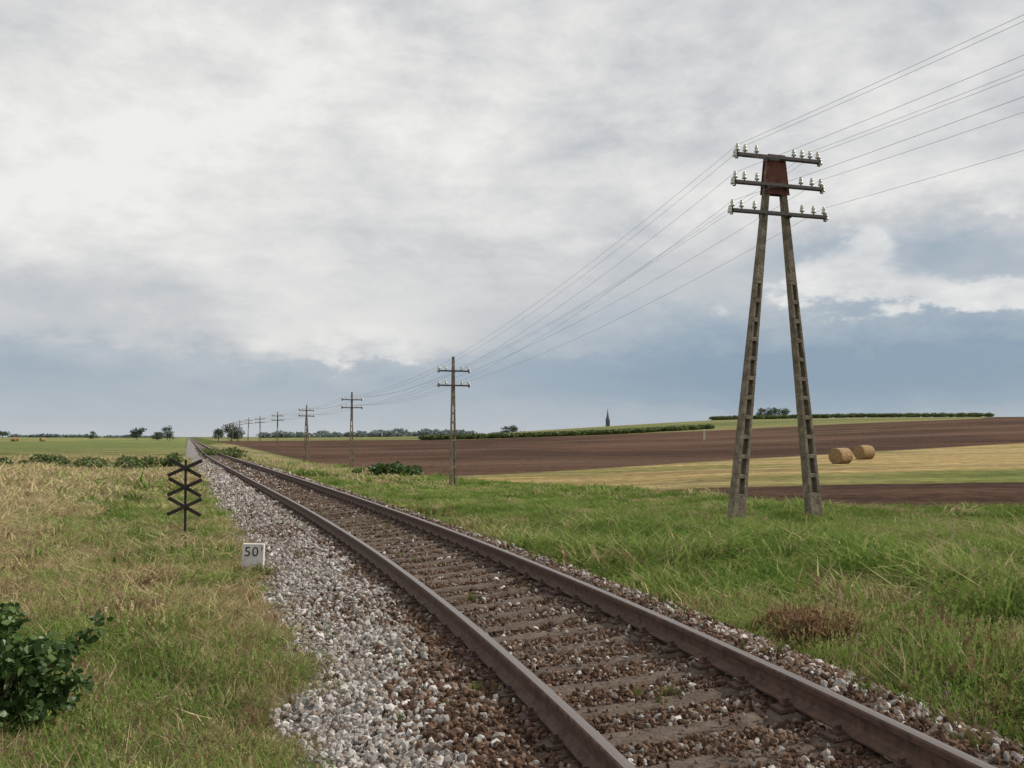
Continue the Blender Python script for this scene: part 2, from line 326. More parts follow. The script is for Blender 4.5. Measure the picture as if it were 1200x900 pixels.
sm,nt,b=new_mat('stone_mat'); nt.nodes.remove(b)
ti=N(nt,'ShaderNodeAttribute',attribute_name='tint',attribute_type='INSTANCER'); 
r=ramp(nt,[(0,(.05,.032,.023)),(.25,(.13,.08,.055)),(.45,(.20,.145,.11)),(.65,(.27,.245,.22)),(.85,(.39,.37,.35)),(1,(.58,.55,.52))]); nt.links.new(ti.outputs['Fac'],r.inputs[0])
tc=N(nt,'ShaderNodeTexCoord'); n_=N(nt,'ShaderNodeTexNoise'); n_.inputs['Scale'].default_value=2.5; n_.inputs['Detail'].default_value=3; nt.links.new(tc.outputs['Object'],n_.inputs['Vector'])
mr=N(nt,'ShaderNodeMapRange'); mr.inputs['To Min'].default_value=.5; mr.inputs['To Max'].default_value=1.4; nt.links.new(n_.outputs['Fac'],mr.inputs[0])
b=N(nt,'ShaderNodeBsdfDiffuse'); nt.links.new(b.outputs[0],nt.nodes['Material Output'].inputs[0])
vm=N(nt,'ShaderNodeVectorMath',operation='SCALE'); nt.links.new(r.outputs[0],vm.inputs[0]); nt.links.new(mr.outputs[0],vm.inputs['Scale']); nt.links.new(vm.outputs[0],b.inputs['Color'])
def stone(name,seed):
    random.seed(seed); bm=bmesh.new(); bmesh.ops.create_icosphere(bm,subdivisions=1,radius=1)
    pl_=[(Vector((random.gauss(0,1),random.gauss(0,1),random.gauss(0,1))).normalized(),random.uniform(.5,.85)) for k in range(7)]
    for v in bm.verts:
        for nn,d in pl_:
            t=v.co.dot(nn)
            if t>d: v.co-=nn*(t-d)
        v.co=Vector((v.co.x*1.25,v.co.y,v.co.z*.8))+Vector((random.uniform(-.08,.08),)*3)
    me=bpy.data.meshes.new(name); bm.to_mesh(me); bm.free(); me.materials.append(sm); return bpy.data.objects.new(name,me)
ssrc=[stone('stone_%d'%k,k) for k in range(6)]
random.seed(3)
N_=80000; yy=np.geomspace(2.2,80,4000); w=np.where(yy<8,1,(8/yy)**1.6)*np.gradient(yy); cd=np.cumsum(w); cd/=cd[-1]
y0=np.interp(rng.random(N_),cd,yy); s0=rng.uniform(-2.5,2.0,N_)
SL=[]; yv=-12.0
while yv<170: SL.append(yv); yv+=.60/math.sqrt(1+float(gs(yv))**2)
SLa=np.array(SL); ii=np.clip(np.searchsorted(SLa,y0),1,len(SLa)-1); dd=np.minimum(np.abs(y0-SLa[ii-1]),np.abs(y0-SLa[ii]))
tie=(np.abs(s0)<1.27)&(dd<.12); rail=(np.abs(np.abs(s0)-.7535)<.085)
pdrop=np.where(np.abs(s0)>.95,.35,.90)-.45*sstep(.5,.70,fbm(s0,y0,.9,88))
keep=~rail&~(tie&(rng.random(N_)<pdrop))
keep&=~((s0<-2.2)&(rng.random(N_)<.5))&~((s0>1.6)&(rng.random(N_)<.5))
y0,s0,tk=y0[keep],s0[keep],tie[keep]; n=len(y0); X_,Y_=trk(y0,s0); gw=greyw(y0,s0)
isg=rng.random(n)<(.06+.94*gw); tint=np.where(isg,.50+.5*rng.random(n)**1.4,.02+.44*rng.random(n))
sz=(.010+.026*rng.random(n)**2+.005*isg)*(1+sstep(10,60,y0)*1.6)
inn=np.abs(s0)<.9; sz=np.where(inn,sz*.85,sz); sz=np.where(tk,sz*.7,sz)
base=np.where(tk,-.174+cant(y0)*(s0+.7535)/1.507-.004,bedz(y0,s0)+(vnoise(X_,Y_,.6,4)-.5)*.04)
scatter('ballast_gravel',np.column_stack([X_,Y_,base+sz*.3+.010*rng.random(n)]),rng.random((n,3))*6.28,np.column_stack([sz]*3)*rng.uniform(.75,1.3,(n,3)),rng.integers(0,6,n),tint,ssrc)
# ------------------------------------------------------------------ railway track
track=empty('railway_track')
rm,nt,b=new_mat('rail_mat')
ge=N(nt,'ShaderNodeNewGeometry'); sx=N(nt,'ShaderNodeSeparateXYZ'); nt.links.new(ge.outputs['Normal'],sx.inputs[0])
n_=N(nt,'ShaderNodeTexNoise'); n_.inputs['Scale'].default_value=14; n_.inputs['Detail'].default_value=6; nt.links.new(ge.outputs['Position'],n_.inputs['Vector'])
rr_=ramp(nt,[(.3,(.045,.026,.018)),(.7,(.13,.07,.044))]); nt.links.new(n_.outputs['Fac'],rr_.inputs[0])
ha=N(nt,'ShaderNodeAttribute',attribute_name='head')
m1=N(nt,'ShaderNodeMath',operation='MULTIPLY'); mr=N(nt,'ShaderNodeMapRange'); mr.inputs['From Min'].default_value=.8; mr.inputs['From Max'].default_value=.97; nt.links.new(sx.outputs[2],mr.inputs[0])
nt.links.new(mr.outputs[0],m1.inputs[0]); nt.links.new(ha.outputs['Fac'],m1.inputs[1])
mx=N(nt,'ShaderNodeMix',data_type='RGBA'); nt.links.new(m1.outputs[0],mx.inputs[0]); nt.links.new(rr_.outputs[0],mx.inputs[6]); mx.inputs[7].default_value=(.21,.175,.155,1)
nt.links.new(mx.outputs[2],b.inputs['Base Color'])
m2=N(nt,'ShaderNodeMath',operation='MULTIPLY'); nt.links.new(m1.outputs[0],m2.inputs[0]); m2.inputs[1].default_value=.65; nt.links.new(m2.outputs[0],b.inputs['Metallic'])
m3=N(nt,'ShaderNodeMapRange'); m3.inputs['To Min'].default_value=.8; m3.inputs['To Max'].default_value=.36; nt.links.new(m1.outputs[0],m3.inputs[0]); nt.links.new(m3.outputs[0],b.inputs['Roughness'])
bp=N(nt,'ShaderNodeBump'); bp.inputs['Strength'].default_value=.3; bp.inputs['Distance'].default_value=.005; nt.links.new(n_.outputs['Fac'],bp.inputs['Height']); nt.links.new(bp.outputs[0],b.inputs['Normal'])
prof=[(-.070,-.165),(-.070,-.153),(-.018,-.138),(-.009,-.12),(-.009,-.055),(-.034,-.042),(-.036,-.012),(-.028,-.002),(0,0),(.028,-.002),(.036,-.012),(.034,-.042),(.009,-.055),(.009,-.12),(.018,-.138),(.070,-.153),(.070,-.165)]
ry=np.concatenate([np.arange(-14,60,.4),np.geomspace(60,3500,260)])
for nm,s0_ in (('rail_left',-.7535),('rail_right',.7535)):
    vs=[]; npf=len(prof)
    for yv in ry:
        c=float(cant(yv)); ang=c/1.507
        for (ps,pz) in prof:
            X1,Y1=trk(yv,s0_+ps); z=c*(s0_+.7535)/1.507+pz+ps*ang
            vs.append((float(X1),float(Y1),z))
    fs=[(a_*npf+k,a_*npf+k+1,(a_+1)*npf+k+1,(a_+1)*npf+k) for a_ in range(len(ry)-1) for k in range(npf-1)]
    o=mesh_obj(nm,vs,fs,rm,track)
    q=o.data.attributes.new('head','FLOAT','POINT'); q.data.foreach_set('value',np.tile(np.array([1.0 if pz>-.03 else 0 for ps,pz in prof],np.float32),len(ry)))
wood=noise_mat('sleeper_mat',[(.25,(.04,.027,.019)),(.5,(.085,.058,.041)),(.75,(.15,.115,.088))],9,.9,.8,8,dist=.02)
iron=noise_mat('rusty_iron_mat',[(.3,(.035,.02,.015)),(.7,(.10,.055,.038))],20,.8,.4)
vs=[];fs=[];v2=[];f2=[]
def addbox(vs,fs,yv,s0,s1,hw_,z0,z1,off=0,jit=0):
    b0=len(vs)
    g=float(gs(yv)); nn=math.sqrt(1+g*g); tx,ty=g/nn,1/nn
    cx,cy=trk(yv,0.0); c=float(cant(yv))/1.507
    for ss in (s0,s1):
        for k,zz in ((-1,z0),(1,z0),(1,z1),(-1,z1)):
            kk=k*hw_*(.93 if zz==z1 else 1)
            vs.append((cx+ss/nn+tx*(kk+off)+random.uniform(-jit,jit),cy-ss*g/nn+ty*(kk+off)+random.uniform(-jit,jit),zz+c*(ss+.7535)+random.uniform(-jit,jit)*.6))
    for f in ((0,1,2,3),(7,6,5,4),(3,2,6,7),(0,3,7,4),(1,5,6,2),(0,4,5,1)): fs.append(tuple(b0+q for q in f))
for yv in SL:
    rot_=random.uniform(-.035,.035); top=-.167+random.uniform(-.014,.0)
    edges=[-1.27,-1.0,-.84,-.66,-.5,-.35,-.18,0,.18,.35,.5,.66,.84,1.0,1.27]
    b0=len(vs); g=float(gs(yv)); nn=math.sqrt(1+g*g); tx,ty=g/nn,1/nn; cx,cy=trk(yv,0.0); c=float(cant(yv))/1.507
    for e in edges:
        sag=-.010*(abs(e)<.3)-.016*random.random()*(abs(abs(e)-.75)>.12)
        for k,zz,sh in ((-1,-.32,1),(-1,top-.025,1),(-1,top,.68),(1,top,.68),(1,top-.025,1),(1,-.32,1)):
            kk=k*.12*sh+random.uniform(-.016,.016)+rot_*e
            vs.append((cx+e/nn+tx*kk,cy-e*g/nn+ty*kk,zz+c*(e+.7535)+(sag if zz>-.3 else 0)+random.uniform(-.006,.004)))
    for q_ in range(len(edges)-1):
        for k in range(5): fs.append((b0+q_*6+k,b0+q_*6+k+1,b0+q_*6+6+k+1,b0+q_*6+6+k))
    fs.append(tuple(b0+k for k in range(6))); e0=b0+6*(len(edges)-1); fs.append(tuple(e0+k for k in range(5,-1,-1)))
    if yv<70:
        for rs in (-.7535,.7535):
            addbox(v2,f2,yv,rs-.18,rs-.074,.075,-.175,-.155); addbox(v2,f2,yv,rs+.074,rs+.18,.075,-.175,-.155)
            for q_ in (-1,1):
                addbox(v2,f2,yv,rs+q_*.105-.03,rs+q_*.105+.03,.035,-.154,-.135); addbox(v2,f2,yv,rs+q_*.105-.016,rs+q_*.105+.016,.016,-.134,-.105)
mesh_obj('sleepers',vs,fs,wood,track); mesh_obj('rail_fasteners',v2,f2,iron,track)
# ------------------------------------------------------------------ telegraph poles
conc=noise_mat('pole_concrete_mat',[(.3,(.08,.06,.042)),(.5,(.18,.145,.105)),(.72,(.32,.28,.21))],5,.9,.7,9,bscale=18,dist=.03)
steel=noise_mat('crossarm_mat',[(.3,(.025,.02,.02)),(.7,(.07,.05,.045))],12,.6,.3)
plate=noise_mat('rust_plate_mat',[(.3,(.08,.026,.018)),(.7,(.19,.06,.04))],5,.8,.3)
porc,nt,b=new_mat('porcelain_mat'); b.inputs['Base Color'].default_value=(.60,.60,.54,1); b.inputs['Roughness'].default_value=.2
def tube_box(bm,p0,p1,u,v,w0,d0,w1,d1):
    p0=Vector(p0);p1=Vector(p1); u=Vector(u);v=Vector(v); r=[]
    for p,w,d in ((p0,w0,d0),(p1,w1,d1)):
        r.append([bm.verts.new(p+u*a_*w/2+v*b_*d/2) for a_,b_ in ((-1,-1),(1,-1),(1,1),(-1,1))])
    for k in range(4): bm.faces.new((r[0][k],r[0][(k+1)%4],r[1][(k+1)%4],r[1][k]))
    bm.faces.new(r[0][::-1]); bm.faces.new(r[1])
def finish(bm,name,mat,parent,bev=0):
    bmesh.ops.recalc_face_normals(bm,faces=bm.faces[:])
    me=bpy.data.meshes.new(name); bm.to_mesh(me); bm.free(); me.materials.append(mat); o=bpy.data.objects.new(name,me); link(o,parent)
    if bev:
        m_=o.modifiers.new('b','BEVEL'); m_.width=bev; m_.segments=1
    return o
def leg(bm,pb,pt,u,v,wb,wt,db,dt,slots,f0,f1):
    pb=Vector(pb);pt=Vector(pt); P=lambda f: pb.lerp(pt,f); W=lambda f: wb+(wt-wb)*f; Dp=lambda f: db+(dt-db)*f
    tube_box(bm,P(0),P(f0),u,v,W(0),Dp(0),W(f0),Dp(f0))
    tube_box(bm,P(f1),P(1),u,v,W(f1),Dp(f1),W(1),Dp(1))
    seg=(f1-f0)/slots
    for k in range(slots):
        a_=f0+k*seg; b_=a_+seg*.78; c_=a_+seg
        for sg in (-1,1):
            o0=Vector(u)*sg*W(a_)*.36; o1=Vector(u)*sg*W(b_)*.36
            tube_box(bm,P(a_)+o0,P(b_)+o1,u,v,W(a_)*.28,Dp(a_),W(b_)*.28,Dp(b_))
        tube_box(bm,P(b_),P(c_),u,v,W(b_),Dp(b_),W(c_),Dp(c_))
def lathe(bm,base,prof,n=10):
    rings=[]
    for r,z in prof: rings.append([bm.verts.new(Vector(base)+Vector((r*math.cos(2*math.pi*k/n),r*math.sin(2*math.pi*k/n),z))) for k in range(n)])
    for a_ in range(len(rings)-1):
        for k in range(n): bm.faces.new((rings[a_][k],rings[a_][(k+1)%n],rings[a_+1][(k+1)%n],rings[a_+1][k]))
    bm.faces.new(rings[0][::-1]); bm.faces.new(rings[-1])
BELL=[(.028,0),(.055,.005),(.052,.05),(.034,.065),(.046,.085),(.046,.11),(.03,.125),(.036,.145),(.02,.165)]
def crossarm(par,c,u,v,length,offs,k=0,big=1.0,drop=True):
    bm=bmesh.new(); c=Vector(c); u=Vector(u)
    for sg in (-1,1): tube_box(bm,c-u*length/2+Vector(v)*.07*sg,c+u*length/2+Vector(v)*.07*sg,Vector(v),Vector((0,0,1)),.02,.065*big,.02,.065*big)
    tube_box(bm,c-u*length/2,c-u*(length/2-.04),Vector(v),Vector((0,0,1)),.16,.06,.16,.06); tube_box(bm,c+u*(length/2-.04),c+u*length/2,Vector(v),Vector((0,0,1)),.16,.06,.16,.06)
    bi=bmesh.new(); pts=[]
    for q,of in enumerate(offs):
        low=drop and (q in (0,len(offs)-1))
        p=c+u*of
        if low:
            sg=1 if of>0 else -1
            e=p+u*sg*.07
            tube_box(bm,p+Vector((0,0,.0)),p+Vector((0,0,-.10)),u,v,.025,.025,.025,.025); tube_box(bm,p+Vector((0,0,-.10)),e+Vector((0,0,-.10)),Vector(v),Vector((0,0,1)),.025,.025,.025,.025)
            lathe(bi,e+Vector((0,0,-.07)),[(r*big,z*big) for r,z in BELL])
        tube_box(bm,p,p+Vector((0,0,.12)),u,v,.025,.025,.025,.025)
        lathe(bi,p+Vector((0,0,.09)),[(r*big,z*big) for r,z in BELL]); pts.append(p+Vector((0,0,.09+.13*big)))
    finish(bm,'crossarm_%d'%k,steel,par); o=finish(bi,'insulators_%d'%k,porc,par); 
    for f in o.data.polygons: f.use_smooth=True
    return pts
def frame(y):
    g=-.33; nn=math.sqrt(1+g*g); return Vector((1/nn,-g/nn,0)),Vector((g/nn,1/nn,0))
u,v=frame(25)
par=empty('a_frame_telegraph_pole',(6.66,25,float(zg(6.62,25))))
zb=-.6-par.location.z; zt=8.78-par.location.z
bm=bmesh.new()
leg(bm,(-u*1.24+Vector((0,0,zb))),(-u*.13+Vector((0,0,zt))),u,v,.36,.12,.29,.14,11,.09,.66)
leg(bm,( u*1.06+Vector((0,0,zb))),( u*.17+Vector((0,0,zt))),u,v,.36,.12,.29,.14,11,.09,.66)
finish(bm,'concrete_legs',conc,par,.010)
bm=bmesh.new()
for sg in (-1,1): tube_box(bm,v*sg*.095+u*.02+Vector((0,0,zt-1.0)),v*sg*.095+u*.02+Vector((0,0,zt+.02)),u,v,.74,.02,.50,.02)
finish(bm,'rust_plate',plate,par)
A=[]
for k,(za,L,of) in enumerate([(-.10,2.4,(-1.17,-.95,-.62,.46,.70,.94,1.17)),(-.80,2.55,(-1.24,-.98,-.62,.66,.98,1.24)),(-1.52,2.72,(-1.33,-1.07,-.70,.68,1.02,1.33))]):
    A.append([p+par.location for p in crossarm(par,Vector((0,0,zt+za))-v*.20,u,v,L,of,k,1.12)])
for k in range(3):
    bm=bmesh.new(); z_=zt+(-.10,-.80,-1.52)[k]
    for sg in (-1,1): tube_box(bm,u*sg*(.2+.08*k)-v*.18+Vector((0,0,z_-.02)),u*sg*(.2+.08*k)+v*.12+Vector((0,0,z_-.02)),u,Vector((0,0,1)),.05,.10,.05,.10)
    finish(bm,'arm_bracket_%d'%k,steel,par)
AP=[A[0][0],A[0][1],A[0][5],A[0][6],A[1][0],A[1][5],A[2][0],A[2][5]]
poles=[(-3.05,51.5,6.75,0),(-13.2,82,6.45,0),(-23.7,114,6.45,.03),(-35.3,150,6.4,0),(-47.2,187,6.3,-.02),(-59.6,225,6.5,.02),(-71.6,262,6.5,0),(-84,300,6.5,0),(-96,338,6.5,0)]
attach=[AP]
for k,(px,py,H,tilt) in enumerate(poles):
    zb=float(zg(px,py)); e=empty('telegraph_pole',(px,py,zb)); u,v=frame(py); L=1.66 if k else 1.62
    bm=bmesh.new(); leg(bm,Vector((0,0,-.4)),Vector((0,0,H)),u,v,.36,.12,.26,.13,9,.08,.66); 
    if k==2:
        leg(bm,Vector((0,0,-.4))+u*.45-v*.6,Vector((0,0,H*.85))-v*.1,u,v,.30,.16,.26,.16,8,.08,.6)
    finish(bm,'concrete_post',conc,e)
    pts=[]
    for a_,za in enumerate((-.75,-1.5) if k==0 else (-.65,-1.3)):
        pts+= [p+e.location for p in crossarm(e,Vector((0,0,H+za))-v*.14,u,v,L*(1+.06*a_),(-.78,-.42,.42,.78),a_,1.15+.25*(k>1))]
    e.rotation_euler=(0,tilt,0)
    attach.append(pts)
prev=[p+Vector((11.6,-35,-.35)) for p in AP]
wm,nt,b=new_mat('wire_mat'); b.inputs['Base Color'].default_value=(.18,.18,.19,1); b.inputs['Roughness'].default_value=.5; b.inputs['Metallic'].default_value=.3
cu=bpy.data.curves.new('telegraph_wires','CURVE'); cu.dimensions='3D'; cu.bevel_depth=.0048; cu.bevel_resolution=0
def wire(a_,b_,sag,r=1):
    sp=cu.splines.new('POLY'); n=22; sp.points.add(n-1)
    for q in range(n):
        f=q/(n-1); p=a_.lerp(b_,f); p.z-=4*sag*f*(1-f); sp.points[q].co=(*p,1); sp.points[q].radius=r
for q in range(8): wire(prev[q],AP[q],.35,.8)
for k in range(len(attach)-1):
    for q in range(8): wire(attach[k][q],attach[k+1][q],.35+.05*(q%3),[.85,1.1,1.3,1.5,1.7,2,2,2,2][k])
wo=bpy.data.objects.new('telegraph_wires',cu); cu.materials.append(wm); link(wo)
# ------------------------------------------------------------------ crossed lath sign
blk=noise_mat('tarred_wood_mat',[(.3,(.012,.01,.010)),(.7,(.045,.033,.028))],8,.8,.4)
sx_,sy_=(-6.6,20); e=empty('crossed_lath_railway_sign',(sx_,sy_,float(zg(sx_,sy_))))
bm=bmesh.new(); h0=-e.location.z
X=Vector((1,0,0)); Yv=Vector((0,1,0)); Z=Vector((0,0,1))
tube_box(bm,(0.09,0,-.3),(-.02,0,h0+1.20),X,Yv,.05,.05,.045,.045); finish(bm,'post',blk,e)
for k in range(3):
    zc_=h0+1.03-k*.385
    for sg in (-1,1):
        bm=bmesh.new(); d=Vector((.32,0,.165*sg)); c=Vector((-.015+.02*k,-.045-.028*(sg>0),zc_)); 
        nrm=d.normalized().cross(Yv).normalized()
        tube_box(bm,c-d,c+d,nrm,Yv,.07,.022,.07,.022); finish(bm,'lath_%d_%d'%(k,0 if sg<0 else 1),blk,e,.003)
e.rotation_euler=(0,.05,math.radians(12))
# ------------------------------------------------------------------ distance stone
wh=noise_mat('whitewash_mat',[(.25,(.34,.32,.29)),(.5,(.60,.58,.55)),(.8,(.72,.71,.69))],9,.85,.4)
bk=noise_mat('black_paint_mat',[(0,(.01,.01,.01)),(1,(.03,.03,.03))],10)
mx_,my_=-3.93,15.2; e=empty('distance_marker_stone',(mx_,my_,float(zg(mx_,my_))))
bm=bmesh.new(); tube_box(bm,(0,0,-.2),(0,0,.48),X,Yv,.34,.10,.32,.10); finish(bm,'stone_block',wh,e,.012)
tcu=bpy.data.curves.new('t','FONT'); tcu.body='50'; tcu.size=.20; tcu.extrude=.002; tcu.space_character=1.15
to=bpy.data.objects.new('t',tcu); COL.objects.link(to); bpy.context.view_layer.update()
dg=bpy.context.evaluated_depsgraph_get(); me=bpy.data.meshes.new_from_object(to.evaluated_get(dg)); COL.objects.unlink(to)
me.materials.clear(); me.materials.append(bk); o=bpy.data.objects.new('number_50',me); link(o,e); o.location=(-.135,-.0535,.29); o.rotation_euler=(math.radians(90),0,0)
bm=bmesh.new(); tube_box(bm,(.125,-.0525,.37),(.125,-.0525,.44),X,Yv,.013,.004,.013,.004); finish(bm,'number_mark',bk,e)
e.rotation_euler=(math.radians(-3),math.radians(2),math.radians(8))
# ------------------------------------------------------------------ straw bales
stw=noise_mat('straw_mat',[(.3,(.17,.105,.05)),(.6,(.33,.22,.10)),(.8,(.46,.34,.18))],9,.95,.9,9,bscale=30,dist=.04)
def bale(px,py,ang,r=.62,L=1.35,seg=28):
    bm=bmesh.new(); prof=[(0,-L/2),(r*.5,-L/2-.01),(r*.93,-L/2),(r,-L/2+.06),(r*1.01,-L/4),(r,0),(r*1.01,L/4),(r,L/2-.06),(r*.93,L/2),(r*.5,L/2+.01),(0,L/2)]
    rings=[]
    for rr,zz in prof: rings.append([bm.verts.new((zz+random.uniform(-.02,.02)*(rr>0),max(rr+random.uniform(-.02,.02),0.001)*math.cos(6.2832*k/seg),max(rr+random.uniform(-.02,.02),.001)*math.sin(6.2832*k/seg))) for k in range(seg)])
    for a_ in range(len(rings)-1):
        for k in range(seg): bm.faces.new((rings[a_][k],rings[a_][(k+1)%seg],rings[a_+1][(k+1)%seg],rings[a_+1][k]))
    bmesh.ops.remove_doubles(bm,verts=bm.verts[:],dist=.004)
    o=finish(bm,'straw_bale',stw,None); o.location=(px,py,float(zg(px,py))+r*.94); o.rotation_euler=(0,0,ang)
for px,py,an in [(24.7,75,.6),(30.0,85,.5)]: bale(px,py,an)
for px,py,an in [(-150,300,.3),(-158,318,.4),(-146,310,1)]: bale(px,py,an,.6,1.3,14)
# ------------------------------------------------------------------ foliage
def leaf_mat(name,cols):
    m,nt,b=new_mat(name); nt.nodes.remove(b); a_=N(nt,'ShaderNodeAttribute',attribute_name='lv'); r=ramp(nt,cols); nt.links.new(a_.outputs['Fac'],r.inputs[0])
    b=N(nt,'ShaderNodeBsdfDiffuse'); nt.links.new(r.outputs[0],b.inputs['Color'])
    gl=N(nt,'ShaderNodeBsdfGlossy'); gl.inputs['Roughness'].default_value=.45; gl.inputs['Color'].default_value=(.5,.5,.5,1)
    tr=N(nt,'ShaderNodeBsdfTranslucent'); nt.links.new(r.outputs[0],tr.inputs['Color']); mx=N(nt,'ShaderNodeMixShader'); mx.inputs[0].default_value=.28
    nt.links.new(b.outputs[0],mx.inputs[1]); nt.links.new(tr.outputs[0],mx.inputs[2]); m2=N(nt,'ShaderNodeMixShader'); m2.inputs[0].default_value=.05; nt.links.new(mx.outputs[0],m2.inputs[1]); nt.links.new(gl.outputs[0],m2.inputs[2]); nt.links.new(m2.outputs[0],nt.nodes['Material Output'].inputs[0]); return m
LM=leaf_mat('leaf_mat',[(0,(.02,.045,.012)),(.5,(.048,.095,.022)),(1,(.12,.18,.045))]); LF=leaf_mat('far_leaf_mat',[(0,(.05,.075,.055)),(.5,(.07,.10,.07)),(1,(.11,.14,.09))])  # far_leaf_mat: aerial haze painted into the greens of distant trees
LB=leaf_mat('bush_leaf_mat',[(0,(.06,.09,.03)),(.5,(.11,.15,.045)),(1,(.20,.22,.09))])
LH=leaf_mat('hazy_leaf_mat',[(0,(.15,.19,.20)),(.5,(.18,.22,.22)),(1,(.21,.25,.23))])  # bluish leaf colour with the distance haze painted in
MZ=leaf_mat('maize_mat',[(0,(.09,.13,.045)),(.5,(.12,.165,.055)),(1,(.19,.22,.08))])
bark=noise_mat('bark_mat',[(.3,(.05,.035,.025)),(.7,(.12,.09,.07))],6)
def leaves(name,blobs,n,ls,mat,parent=None,shape='quad'):
    vs=[];fs=[];lv=[]
    tot=sum(r[0]*r[1]*r[2] for c,r in blobs)
    for c,r in blobs:
        k=max(4,int(n*r[0]*r[1]*r[2]/tot)); br=random.uniform(-.15,.15)
        for q in range(k):
            d=Vector((random.gauss(0,1),random.gauss(0,1),random.gauss(0,1))).normalized()*random.random()**.45
            p=Vector((c[0]+d.x*r[0],c[1]+d.y*r[1],c[2]+d.z*r[2])); a_=Vector((random.gauss(0,1),random.gauss(0,1),random.gauss(0,.7))).normalized(); t=a_.cross(Vector((random.gauss(0,1),random.gauss(0,1),random.gauss(0,1)))).normalized(); L=ls*random.uniform(.6,1.3)
            b0=len(vs); vs+=[tuple(p-a_*L/2),tuple(p+t*L*.32-a_*L*.1),tuple(p+t*L*.25+a_*L*.25),tuple(p+a_*L/2+Vector((0,0,-.12*L))),tuple(p-t*L*.25+a_*L*.25),tuple(p-t*L*.32-a_*L*.1)]
            fs.append(tuple(range(b0,b0+6))); lv+=[min(1,max(0,.5+br+random.uniform(-.35,.35)))]*6
    o=mesh_obj(name,vs,fs,mat,parent); q=o.data.attributes.new('lv','FLOAT','POINT'); q.data.foreach_set('value',np.array(lv,np.float32)); return o
def limb(bm,p0,p1,r0,r1,n=6):
    p0=Vector(p0);p1=Vector(p1); d=(p1-p0).normalized(); a_=d.orthogonal().normalized(); c=d.cross(a_); R_=[]
    for p,r in ((p0,r0),(p1,r1)): R_.append([bm.verts.new(p+(a_*math.cos(6.2832*k/n)+c*math.sin(6.2832*k/n))*r) for k in range(n)])
    for k in range(n): bm.faces.new((R_[0][k],R_[0][(k+1)%n],R_[1][(k+1)%n],R_[1][k]))
def tree(px,py,H,W,mat=LF,n=900,zoff=0,name='tree'):
    e=empty(name,(px,py,float(zg(px,py))+zoff)); bm=bmesh.new(); limb(bm,(0,0,-.5),(0,0,H*.55),H*.035,H*.02)
    bl=[]
    for k in range(11):
        a_=random.uniform(0,6.28); rr=random.uniform(.1,.33)*W; z=H*random.uniform(.22,.82); c=(rr*math.cos(a_),rr*math.sin(a_),z); limb(bm,(0,0,H*random.uniform(.15,.5)),c,H*.015,H*.005); q=random.uniform(.16,.27)
        bl.append((c,(W*q,W*q,H*q*.75)))
    finish(bm,'trunk_and_limbs',bark,e); leaves('crown',bl,n,W*.07,mat,e)
for px,py,H,W in [(-188,500,6.5,10),(-166,480,7.5,6),(-172,486,4.5,6),(-214,510,4.5,5),(-258,505,6,8),(-265,508,5,6),(-100,355,7,8),(-95,345,6,6),(-106,360,5,6),(-196,520,5,6),(-153,430,4,5),(-146,425,5,4)]:
    tree(px,py,H,W)
for px,py,H,W,zo in [(129,495,9.5,11,-.6),(124,495,8.2,8,-.6),(135,497,8.0,8,-.6),(116,505,6.0,5,-1.2),(0,600,8,8,-1.5),(-4,610,7,7,-1.5)]:
    tree(px,py,H,W,LF,900,zo)
bl=[]
for k in range(130):
    t_=random.uniform(-.25,.02); D_=random.uniform(760,1000); hgt=(3.5+8*max(0,fbm(np.array([t_*300]),np.array([3.]),9,3)[0]-.25))*D_/1000*random.uniform(.5,1.15)
    if t_>-.04: hgt*=.5
    xx=t_*D_; z0=float(zg(xx,D_)); bl.append(((xx,D_,z0+hgt*.5),(random.uniform(4,10),5,hgt*.6)))
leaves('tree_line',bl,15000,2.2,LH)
bl=[]
for k in range(24):
    t_=random.uniform(-.50,-.35); D_=random.uniform(900,1100); hgt=random.uniform(1.5,3.5); xx=t_*D_; bl.append(((xx,D_,float(zg(xx,D_))+hgt*.4),(random.uniform(6,14),4,hgt*.6)))
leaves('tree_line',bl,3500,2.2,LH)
for (cx,cy,w_,h_) in [(-30.5,68,3.2,1.2),(-27.0,72,2.0,1.1),(-33.5,66,1.5,.9),(-23.5,60,2.4,1.2),(-21.6,62,1.4,1.4),(-25.6,60,1.8,.9),(-7.6,66,2.2,1.3),(-10,68,1.6,.8),(-28.5,100,3,1.0),(-35,125,4,1.0)]:
    z0=float(zg(cx,cy)); bl=[((random.uniform(-w_,w_)*.7,random.uniform(-.8,.8),h_*random.uniform(.1,.5)),(w_*random.uniform(.15,.34),.7,h_*random.uniform(.2,.42))) for k in range(10)]
    o=leaves('bush',bl,1500,.2,LB if cx<-12 else LM); o.location=(cx,cy,z0)
def strip(name,pts,h,n,dep):
    bl=[]; 
    for (xa,ya),(xb,yb) in zip(pts[:-1],pts[1:]):
        L=math.hypot(xb-xa,yb-ya); m_=int(L/2)+1
        for k in range(m_):
            f=k/m_; xx=xa+(xb-xa)*f; yy=ya+(yb-ya)*f+random.uniform(0,dep); bl.append(((xx,yy,float(zg(xx,yy))+h*.45),(2.4,1.2,h*.5*random.uniform(.92,1.06))))
    return leaves(name,bl,n,.7,MZ)
strip('maize_field',[(-26,300),(0,298),(30,302),(64,318)],1.6,15000,3)
strip('maize_field',[(92,452),(130,449),(170,448),(218,446)],2.1,15000,5)
e=empty('shrub',(-3.66,7.0,float(zg(-3.66,7.0)))); bm=bmesh.new(); bl=[]
for k in range(40):
    a_=random.uniform(0,6.28); rr=random.uniform(.05,.70); z=random.uniform(.06,.78); c=(rr*math.cos(a_),rr*math.sin(a_),z*(1.1-.6*rr)); limb(bm,(0,0,0),c,.012,.004,5); q=random.uniform(.10,.21); bl.append((c,(q,q,q*.75)))
